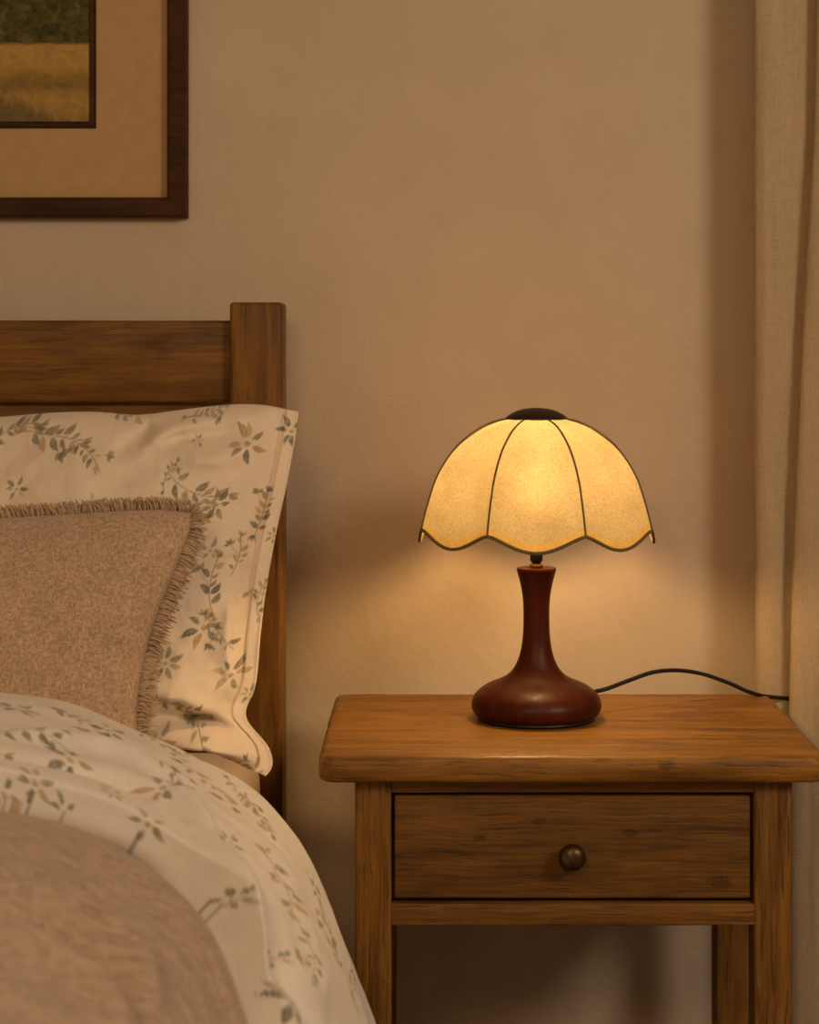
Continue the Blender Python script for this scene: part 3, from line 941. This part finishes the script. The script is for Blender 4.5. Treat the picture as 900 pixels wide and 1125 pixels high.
MB().box(L1 - .001, L2 + .001, LF + .004, LF + .030, zD1 + .0005, 0.622, .0015, 2, 8, .0004, 3).build('upper_rail', M['ns_x'], ns)
MB().box(L1 - .001, L2 + .003, LF + .001, LF + .030, 0.4610, zD0 - .0025, .002, 2, 8, .0005, 4).build('lower_rail', M['ns_x'], ns)
for x0, x1 in ((L0 + .008, L0 + .026), (L3 - .026, L3 - .008)):
    MB().box(x0, x1, LF + .040, LB - .040, 0.461, 0.622, .001, 1).build('side_panel', M['ns_y'], ns)
MB().box(L1 - .001, L2 + .001, LB - .024, LB - .008, 0.461, 0.622, .001, 1).build('back_panel', M['ns_x'], ns)
dr = MB().box(L1 + .0030, L2 - .0030, LF + .006, LF + .026, zD0 + .0020, zD1 - .0030, .0030, 3, 10, .0004, 6)
dr.box(L1 + .012, L1 + .022, LF + .025, LB - .03, zD0 + .006, zD1 - .02, .001, 1)
dr.box(L2 - .022, L2 - .012, LF + .025, LB - .03, zD0 + .006, zD1 - .02, .001, 1)
dr.box(L1 + .020, L2 - .020, LF + .025, LB - .03, zD0 + .008, zD0 + .014, .001, 1)
dr.box(L1 + .012, L2 - .012, LB - .036, LB - .028, zD0 + .006, zD1 - .02, .001, 1)
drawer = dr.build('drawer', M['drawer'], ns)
drawer['origin'] = list(ns['origin'])
# knob, turned about the y axis
kx, kz = (628 - VX) * 2.165 / F, CAMZ - (943 - VY) * 2.15 / F
kp = [(.0085, .0), (.0085, .0012), (.0060, .0024), (.0052, .006), (.0056, .009), (.0095, .0115), (.0132, .0140), (.0148, .0175), (.0146, .0208), (.0130, .0240), (.0098, .0265), (.0058, .0280), (.0018, .0286)]
v, f, sg = [], [], 48
for r, h in kp:
    for kk in range(sg):
        a = 2 * math.pi * kk / sg
        v.append((kx + r * math.cos(a), LF + .006 - h, kz + r * math.sin(a)))
for i in range(len(kp) - 1):
    for kk in range(sg):
        f.append((i * sg + kk, i * sg + (kk + 1) % sg, (i + 1) * sg + (kk + 1) % sg, (i + 1) * sg + kk))
f.append(tuple(range(sg))[::-1]); f.append(tuple((len(kp) - 1) * sg + kk for kk in range(sg)))
make('knob', v, f, M['brass'], drawer, label='round aged brass knob')

# ------------------------------------------------------------------ lamp
LX, LY = 0.1235, -0.240
lamp = thing('bedside_lamp', 'lit lamp with a scalloped parchment dome shade and dark red wooden base, on the nightstand', 'lamp', (LX, LY, NT))
SCL = F / 2.36
pz = lambda y: CAMZ - (y - VY) / SCL
prof_b = [(.060, NT + .004), (.0690, NT + .0045), (.0735, NT + .0070), (.0762, NT + .0115), (.0770, NT + .0165), (.0763, NT + .0215), (.0742, NT + .0265), (.0705, NT + .0313),
          (.0650, NT + .0358), (.0580, NT + .0400), (.0500, NT + .0434), (.0420, NT + .0468), (.0345, NT + .0515), (.0285, NT + .0575), (.0240, NT + .0650), (.0206, NT + .0735),
          (.0182, NT + .0830), (.0167, NT + .0930), (.0158, NT + .1040), (.0154, NT + .1160), (.0154, NT + .1280), (.0160, NT + .1400), (.0172, NT + .1500), (.0188, NT + .1585),
          (.0206, NT + .1660), (.0223, NT + .1720), (.0233, NT + .1752), (.0235, NT + .1768), (.0230, NT + .1782), (.0218, NT + .1788), (.008, NT + .1790)]
pb = catmull(prof_b, 4)
MB().lathe([tuple(p) for p in pb], LX, LY, 96).build('lamp_base', M['lamp_wood'], lamp)
MB().lathe([(.062, NT + .0002), (.0695, NT + .0004), (.0700, NT + .0046), (.05, NT + .0052)], LX, LY, 72).build('base_pad', M['black'], lamp, label='black felt pad')
zt0 = NT + .179
MB().lathe([(.0075, zt0 - .001), (.0078, zt0 + .0035), (.0068, zt0 + .0045), (.005, zt0 + .0050)], LX, LY, 32).build('collar', M['brassring'], lamp, label='brass collar')
MB().lathe([(.0055, zt0 + .004), (.0055, zt0 + .0065), (.0072, zt0 + .0075), (.0076, zt0 + .010), (.0076, zt0 + .020), (.0070, zt0 + .0215), (.0070, zt0 + .034), (.012, zt0 + .038), (.0135, zt0 + .042), (.0135, zt0 + .062), (.010, zt0 + .064)],
           LX, LY, 32).build('socket', M['black'], lamp, label='black bulb socket')
zb0 = zt0 + .064
bp = [(.010, zb0 - .004), (.011, zb0 + .004), (.0135, zb0 + .012), (.0185, zb0 + .021), (.0212, zb0 + .030), (.0215, zb0 + .036), (.0195, zb0 + .045), (.0140, zb0 + .0525), (.007, zb0 + .0565), (.0015, zb0 + .0575)]
MB().lathe(bp, LX, LY, 24).build('bulb', M['bulb'], lamp, label='glowing bulb inside the shade')

# shade: eight panels between ribs
NP = 8
RP = [(.0375, pz(460.5)), (.052, pz(463.5)), (.070, pz(470)), (.0875, pz(480)), (.103, pz(492)), (.116, pz(507)), (.1265, pz(524)), (.1335, pz(542)), (.1385, pz(557)), (.1415, pz(567.5)), (.1440, pz(577.5))]
RC = resample(catmull(RP, 8), 49)
def rib_r(z): return np.interp(z, RC[::-1, 1], RC[::-1, 0])
ZT, ZB = RC[0, 1], RC[-1, 1]
SCAL = 0.0185                               # how far each panel dips below its ribs
NPS = 16
def shade_pt(pan, q, g, extra=0.0, out=0.0):
    """q across the panel 0..1, g from top (0) to the scalloped hem (1)"""
    a0 = math.radians(-93.0 - 22.5 + 45 * pan)
    a1 = a0 + math.radians(45)
    dip = SCAL * math.sin(math.pi * q) ** 1.35
    i = g * (len(RC) - 1)
    i0 = min(int(i), len(RC) - 2); t = i - i0
    r = RC[i0, 0] * (1 - t) + RC[i0 + 1, 0] * t
    z = RC[i0, 1] * (1 - t) + RC[i0 + 1, 1] * t
    sagw = g ** 3
    z = z - (dip + extra) * sagw
    r = r + 0.002 * sagw * (dip / SCAL) + out
    ca = (1 - q) * math.cos(a0) + q * math.cos(a1); sa = (1 - q) * math.sin(a0) + q * math.sin(a1)
    # panels keep a slight belly between the ribs
    belly = 1 + 0.30 * ((1 / math.hypot(ca, sa)) - 1)
    return (LX + r * belly * ca, LY + r * belly * sa, z)
GT = 0.955
sv, sf = [], []
gs = np.linspace(0, GT, 40)
for p in range(NP):
    b0 = len(sv)
    for g in gs:
        for j in range(NPS + 1):
            sv.append(shade_pt(p, j / NPS, g))
    sf += [tuple(int(b0 + x) for x in q) for q in grid_faces(len(gs), NPS + 1)[:, ::-1]]
shade = make('lamp_shade', sv, sf, M['shade'], lamp)
bv, bf = [], []
for p in range(NP):
    b0 = len(bv)
    for g in np.linspace(GT, 1, 4):
        for j in range(NPS + 1):
            bv.append(shade_pt(p, j / NPS, g))
    bf += [tuple(int(b0 + x) for x in q) for q in grid_faces(4, NPS + 1)[:, ::-1]]
make('hem_band', bv, bf, M['shade_trim'], shade, label='amber band along the scalloped hem')
hem = []
for p in range(NP):
    hem += [shade_pt(p, j / NPS, 1.0) for j in range(NPS)]
hem.append(hem[0]); hem.append(hem[1])
MB().tube(hem, .0020, 8, False).build('hem_piping', M['olive'], shade, label='olive piping along the hem')
for p in range(NP):
    pts = [shade_pt(p, 0, g, 0, .0003) for g in np.linspace(0, 1, 40)]
    MB().tube(pts, .00125, 8).build('rib', M['olive'], shade, label='olive piping over a shade rib')
zc = pz(460.3)
MB().lathe([(.0360, zc - .0005), (.0372, zc + .0004), (.0365, zc + .0018), (.0320, zc + .0052), (.0245, zc + .0092), (.0150, zc + .0120), (.0060, zc + .0131), (.001, zc + .0133)],
           LX, LY, 64).build('shade_cap', M['cap'], lamp, label='dark domed metal cap')
# spider arms that carry the shade on the socket
sp = MB()
for kk in range(4):
    a = math.radians(45 + 90 * kk)
    sp.tube([(LX + .0125 * math.cos(a), LY + .0125 * math.sin(a), zt0 + .052), (LX + .030 * math.cos(a), LY + .030 * math.sin(a), zt0 + .072),
             (LX + .040 * math.cos(a), LY + .040 * math.sin(a), zt0 + .12), (LX + .034 * math.cos(a), LY + .034 * math.sin(a), zc - .006), (LX + .030 * math.cos(a), LY + .030 * math.sin(a), zc)], .0011, 6)
sp.build('shade_carrier', M['black'], lamp)
# cord: from the back of the base, arching over the top, off the edge behind the curtain
cp = [at(640, 762, 2.385), at(664, 757.5, 2.40), at(690, 748, 2.42), at(718, 738.5, 2.44), at(745, 736.5, 2.46), at(772, 740.5, 2.475), at(800, 750, 2.485), at(820, 759, 2.495), at(838, 764.5, 2.51),
      at(856, 766.5, 2.530), at(870, 768, 2.5405), (.472, -.0590, .635), (.485, -.059, .60), (.490, -.058, .50), (.490, -.058, .25), (.490, -.058, .03), (.485, -.062, .008)]
MB().tube(catmull(cp, 10), .0026, 10).build('power_cord', M['blackcord'], lamp, label='black power cord')

# ------------------------------------------------------------------ curtain
def build_curtain():
    zs = np.linspace(0.012, 2.585, 150)
    rows = []
    nn = 260
    for z in zs:
        py = VY + (CAMZ - z) * F / 2.52
        fx = np.interp(py, [-600, -100, 140, 350, 560, 770, 1125, 2000], [.492, .490, .485, .4710, .4600, .4540, .453, .456])
        nx = np.interp(py, [-600, 0, 560, 765, 1125, 2000], [.4130, .4130, .4140, .4175, .421, .423])
        P = [(nx + .012, -.022), (nx + .004, -.028), (nx, -.038), (nx + .001, -.050), (nx + .010, -.0575), (nx + .025, -.0590), (nx + .045, -.0565), (nx + .060, -.0560), (fx + .030, -.0540), (fx + .052, -.0520),
             (fx + .060, -.0560), (fx + .053, -.0610), (fx + .030, -.0630), (fx + .010, -.0660), (fx + .001, -.0710), (fx + .001, -.0760), (fx + .008, -.0815), (fx + .022, -.0855), (fx + .042, -.0880), (fx + .060, -.0875), (fx + .078, -.0820),
             (fx + .095, -.075), (fx + .115, -.085), (fx + .140, -.120), (fx + .165, -.150), (fx + .190, -.155), (fx + .22, -.125), (fx + .24, -.080), (fx + .27, -.060), (fx + .31, -.09), (fx + .34, -.14), (fx + .37, -.155), (fx + .41, -.12), (fx + .43, -.07), (fx + .47, -.06)]
        rows.append(resample(catmull(P, 10), nn))
    R = np.array(rows)                              # rows, cols, (x, y)
    Zg = np.tile(zs[:, None], (1, nn))
    cc = np.tile(np.arange(nn)[None, :], (len(zs), 1)) / nn
    dis = .0022 * vnoise(cc * 60, Zg * 2.2, 41) * .55 + .0012 * vnoise(cc * 130, Zg * 5, 42)
    Y = R[:, :, 1] + dis
    X = R[:, :, 0] + .0006 * vnoise(cc * 60, Zg * 3, 43)
    # a pressed cross crease, as in cloth folded away for a while
    Y += .0015 * np.exp(-((Zg - 1.29) / .004) ** 2)
    v = np.stack([X, Y, Zg], -1).reshape(-1, 3)
    o = make('curtain', v, grid_faces(len(zs), nn), M['curtain'], loc=(.6, -.12, 0.012),
             label='long cream linen curtain hanging in folds at the right of the nightstand', cat='curtain')
    md = o.modifiers.new('thickness', 'SOLIDIFY'); md.thickness = .0012; md.offset = 0
build_curtain()

# ------------------------------------------------------------------ framed picture
def build_picture():
    k = (2.575 + WY) / F
    xr = (205 - VX) * k; zb = CAMZ - (238.5 - VY) * k
    w, h = .66, .52
    xl, zt = xr - w, zb + h
    t = thing('framed_picture', 'framed landscape picture with a wide beige mat, hanging above the headboard', 'picture', ((xl + xr) / 2, WY, zb))
    fw = .0265
    def frame(name, x0, x1, z0, z1, wd, prof, mat, parent, **kk):
        """mitred frame; prof: (inset fraction, y)"""
        v, f = [], []
        n = len(prof)
        for ix, y in prof:
            d = ix * wd
            v += [(x0 + d, y + WY, z0 + d), (x1 - d, y + WY, z0 + d), (x1 - d, y + WY, z1 - d), (x0 + d, y + WY, z1 - d)]
        for i in range(n - 1):
            for q in range(4):
                f.append((i * 4 + q, i * 4 + (q + 1) % 4, (i + 1) * 4 + (q + 1) % 4, (i + 1) * 4 + q))
        return make(name, v, f, mat, parent, smooth=False, **kk)
    frame('outer_frame', xl, xr, zb, zt, fw, [(0, -.001), (0, -.019), (.04, -.0225), (.10, -.0235), (.15, -.0232), (.85, -.0222), (.95, -.021), (1, -.018), (1, -.006)], M['frame'], t)
    make('mat_board', [(xl + .02, WY -.0085, zb + .02), (xr - .02, WY -.0085, zb + .02), (xr - .02, WY -.0085, zt - .02), (xl + .02, WY -.0085, zt - .02),
                       (xl + .02, WY -.0055, zb + .02), (xr - .02, WY -.0055, zb + .02), (xr - .02, WY -.0055, zt - .02), (xl + .02, WY -.0055, zt - .02)],
         [(0, 1, 2, 3), (7, 6, 5, 4), (0, 4, 5, 1), (1, 5, 6, 2), (2, 6, 7, 3), (3, 7, 4, 0)], M['mat'], t, smooth=False)
    ix1 = (103.5 - VX) * k; iz0 = CAMZ - (139.5 - VY) * k
    ix0 = xl + (xr - ix1); iz1 = zt - (iz0 - zb)
    frame('inner_frame', ix0, ix1, iz0, iz1, .0088, [(0, -.0083), (0, -.0105), (.12, -.0120), (.25, -.0110), (.7, -.0110), (.85, -.0118), (1, -.0112), (1, -.0083)], M['frame'], t)
    m = NM('landscape_painting')
    co = m.coord()
    sep = m.n('ShaderNodeSeparateXYZ'); m.l(co, sep.inputs[0])
    n1 = m.noise(m.map(co, (18, 1, 60)), 1.0, 5, 0.6, 0.6)
    n2 = m.noise(co, 75, 5, 0.65, 0.8)
    n3 = m.noise(m.map(co, (150, 1, 22)), 1.0, 4, 0.6, 0.3)
    zl = sep.outputs[2]; xl_ = sep.outputs[0]
    zz = m.math('ADD', zl, m.math('MULTIPLY_ADD', n1, .02, -.01))
    z0 = iz0 - zb
    f = m.math('DIVIDE', m.math('SUBTRACT', zz, z0), iz1 - iz0)
    base = m.ramp(f, [(0.0, (0.30, 0.20, 0.06)), (0.14, (0.40, 0.25, 0.075)), (0.20, (0.25, 0.165, 0.05)), (0.235, (0.30, 0.185, 0.05)), (0.29, (0.46, 0.275, 0.08)), (0.38, (0.48, 0.29, 0.09)),
                      (0.86, (0.42, 0.40, 0.30)), (1, (0.45, 0.42, 0.32))])
    base = m.mix(1.0, base, m.ramp(n2, [(0.3, (0.8,) * 3), (0.7, (1.15,) * 3)]), 'MULTIPLY')
    trees = m.ramp(n2, [(0.36, (0.045, 0.042, 0.014)), (0.55, (0.10, 0.088, 0.028)), (0.72, (0.185, 0.15, 0.055))])
    fz = m.math('DIVIDE', m.math('SUBTRACT', zl, z0), iz1 - iz0)
    tl = m.math('ADD', fz, m.math('MULTIPLY_ADD', n2, .035, -.0175))
    lower = m.ramp(tl, [(0.385, 0.0), (0.40, 1.0)])
    top_ = m.ramp(m.math('ADD', fz, m.math('MULTIPLY', m.noise(m.map(co, (16, 1, 16)), 1.0, 5, .6), .35)), [(0.86, 1.0), (0.89, 0.0)])
    base = m.mix(m.math('MULTIPLY', lower, top_), base, trees)
    # grasses in the near corner, sloping down to the right
    gx = m.math('MULTIPLY_ADD', xl_, -1.44, 0.275)
    gm = m.math('SUBTRACT', m.math('ADD', gx, m.math('MULTIPLY_ADD', n3, .20, -.10)), fz)
    gmask = m.ramp(m.math('ADD', gm, 0.5), [(0.485, 0.0), (0.53, 1.0)])
    grass = m.ramp(m.math('ADD', m.math('MULTIPLY', n3, .5), m.math('MULTIPLY', n2, .5)), [(0.35, (0.105, 0.085, 0.032)), (0.65, (0.19, 0.145, 0.06))])
    base = m.mix(m.math('MULTIPLY', gmask, .85), base, grass)
    m.principled(base, .75, m.bump(n2, .15, .001), .15)
    a = .006
    make('painting', [(ix0 + a, WY -.0100, iz0 + a), (ix1 - a, WY -.0100, iz0 + a), (ix1 - a, WY -.0100, iz1 - a), (ix0 + a, WY -.0100, iz1 - a),
                      (ix0 + a, WY -.0086, iz0 + a), (ix1 - a, WY -.0086, iz0 + a), (ix1 - a, WY -.0086, iz1 - a), (ix0 + a, WY -.0086, iz1 - a)],
         [(0, 1, 2, 3), (7, 6, 5, 4), (0, 4, 5, 1), (1, 5, 6, 2), (2, 6, 7, 3), (3, 7, 4, 0)], m.m, t, smooth=False, label='landscape of a golden field before dark trees')
build_picture()

# consistent normals, crisp edges where faces turn sharply, and no bookkeeping left on the objects
for o in list(SC.objects):
    if o.type == 'MESH':
        me = o.data
        if len(me.polygons) < 60000:
            b = bmesh.new(); b.from_mesh(me)
            bmesh.ops.recalc_face_normals(b, faces=b.faces)
            b.to_mesh(me); b.free()
    if 'origin' in o: del o['origin']
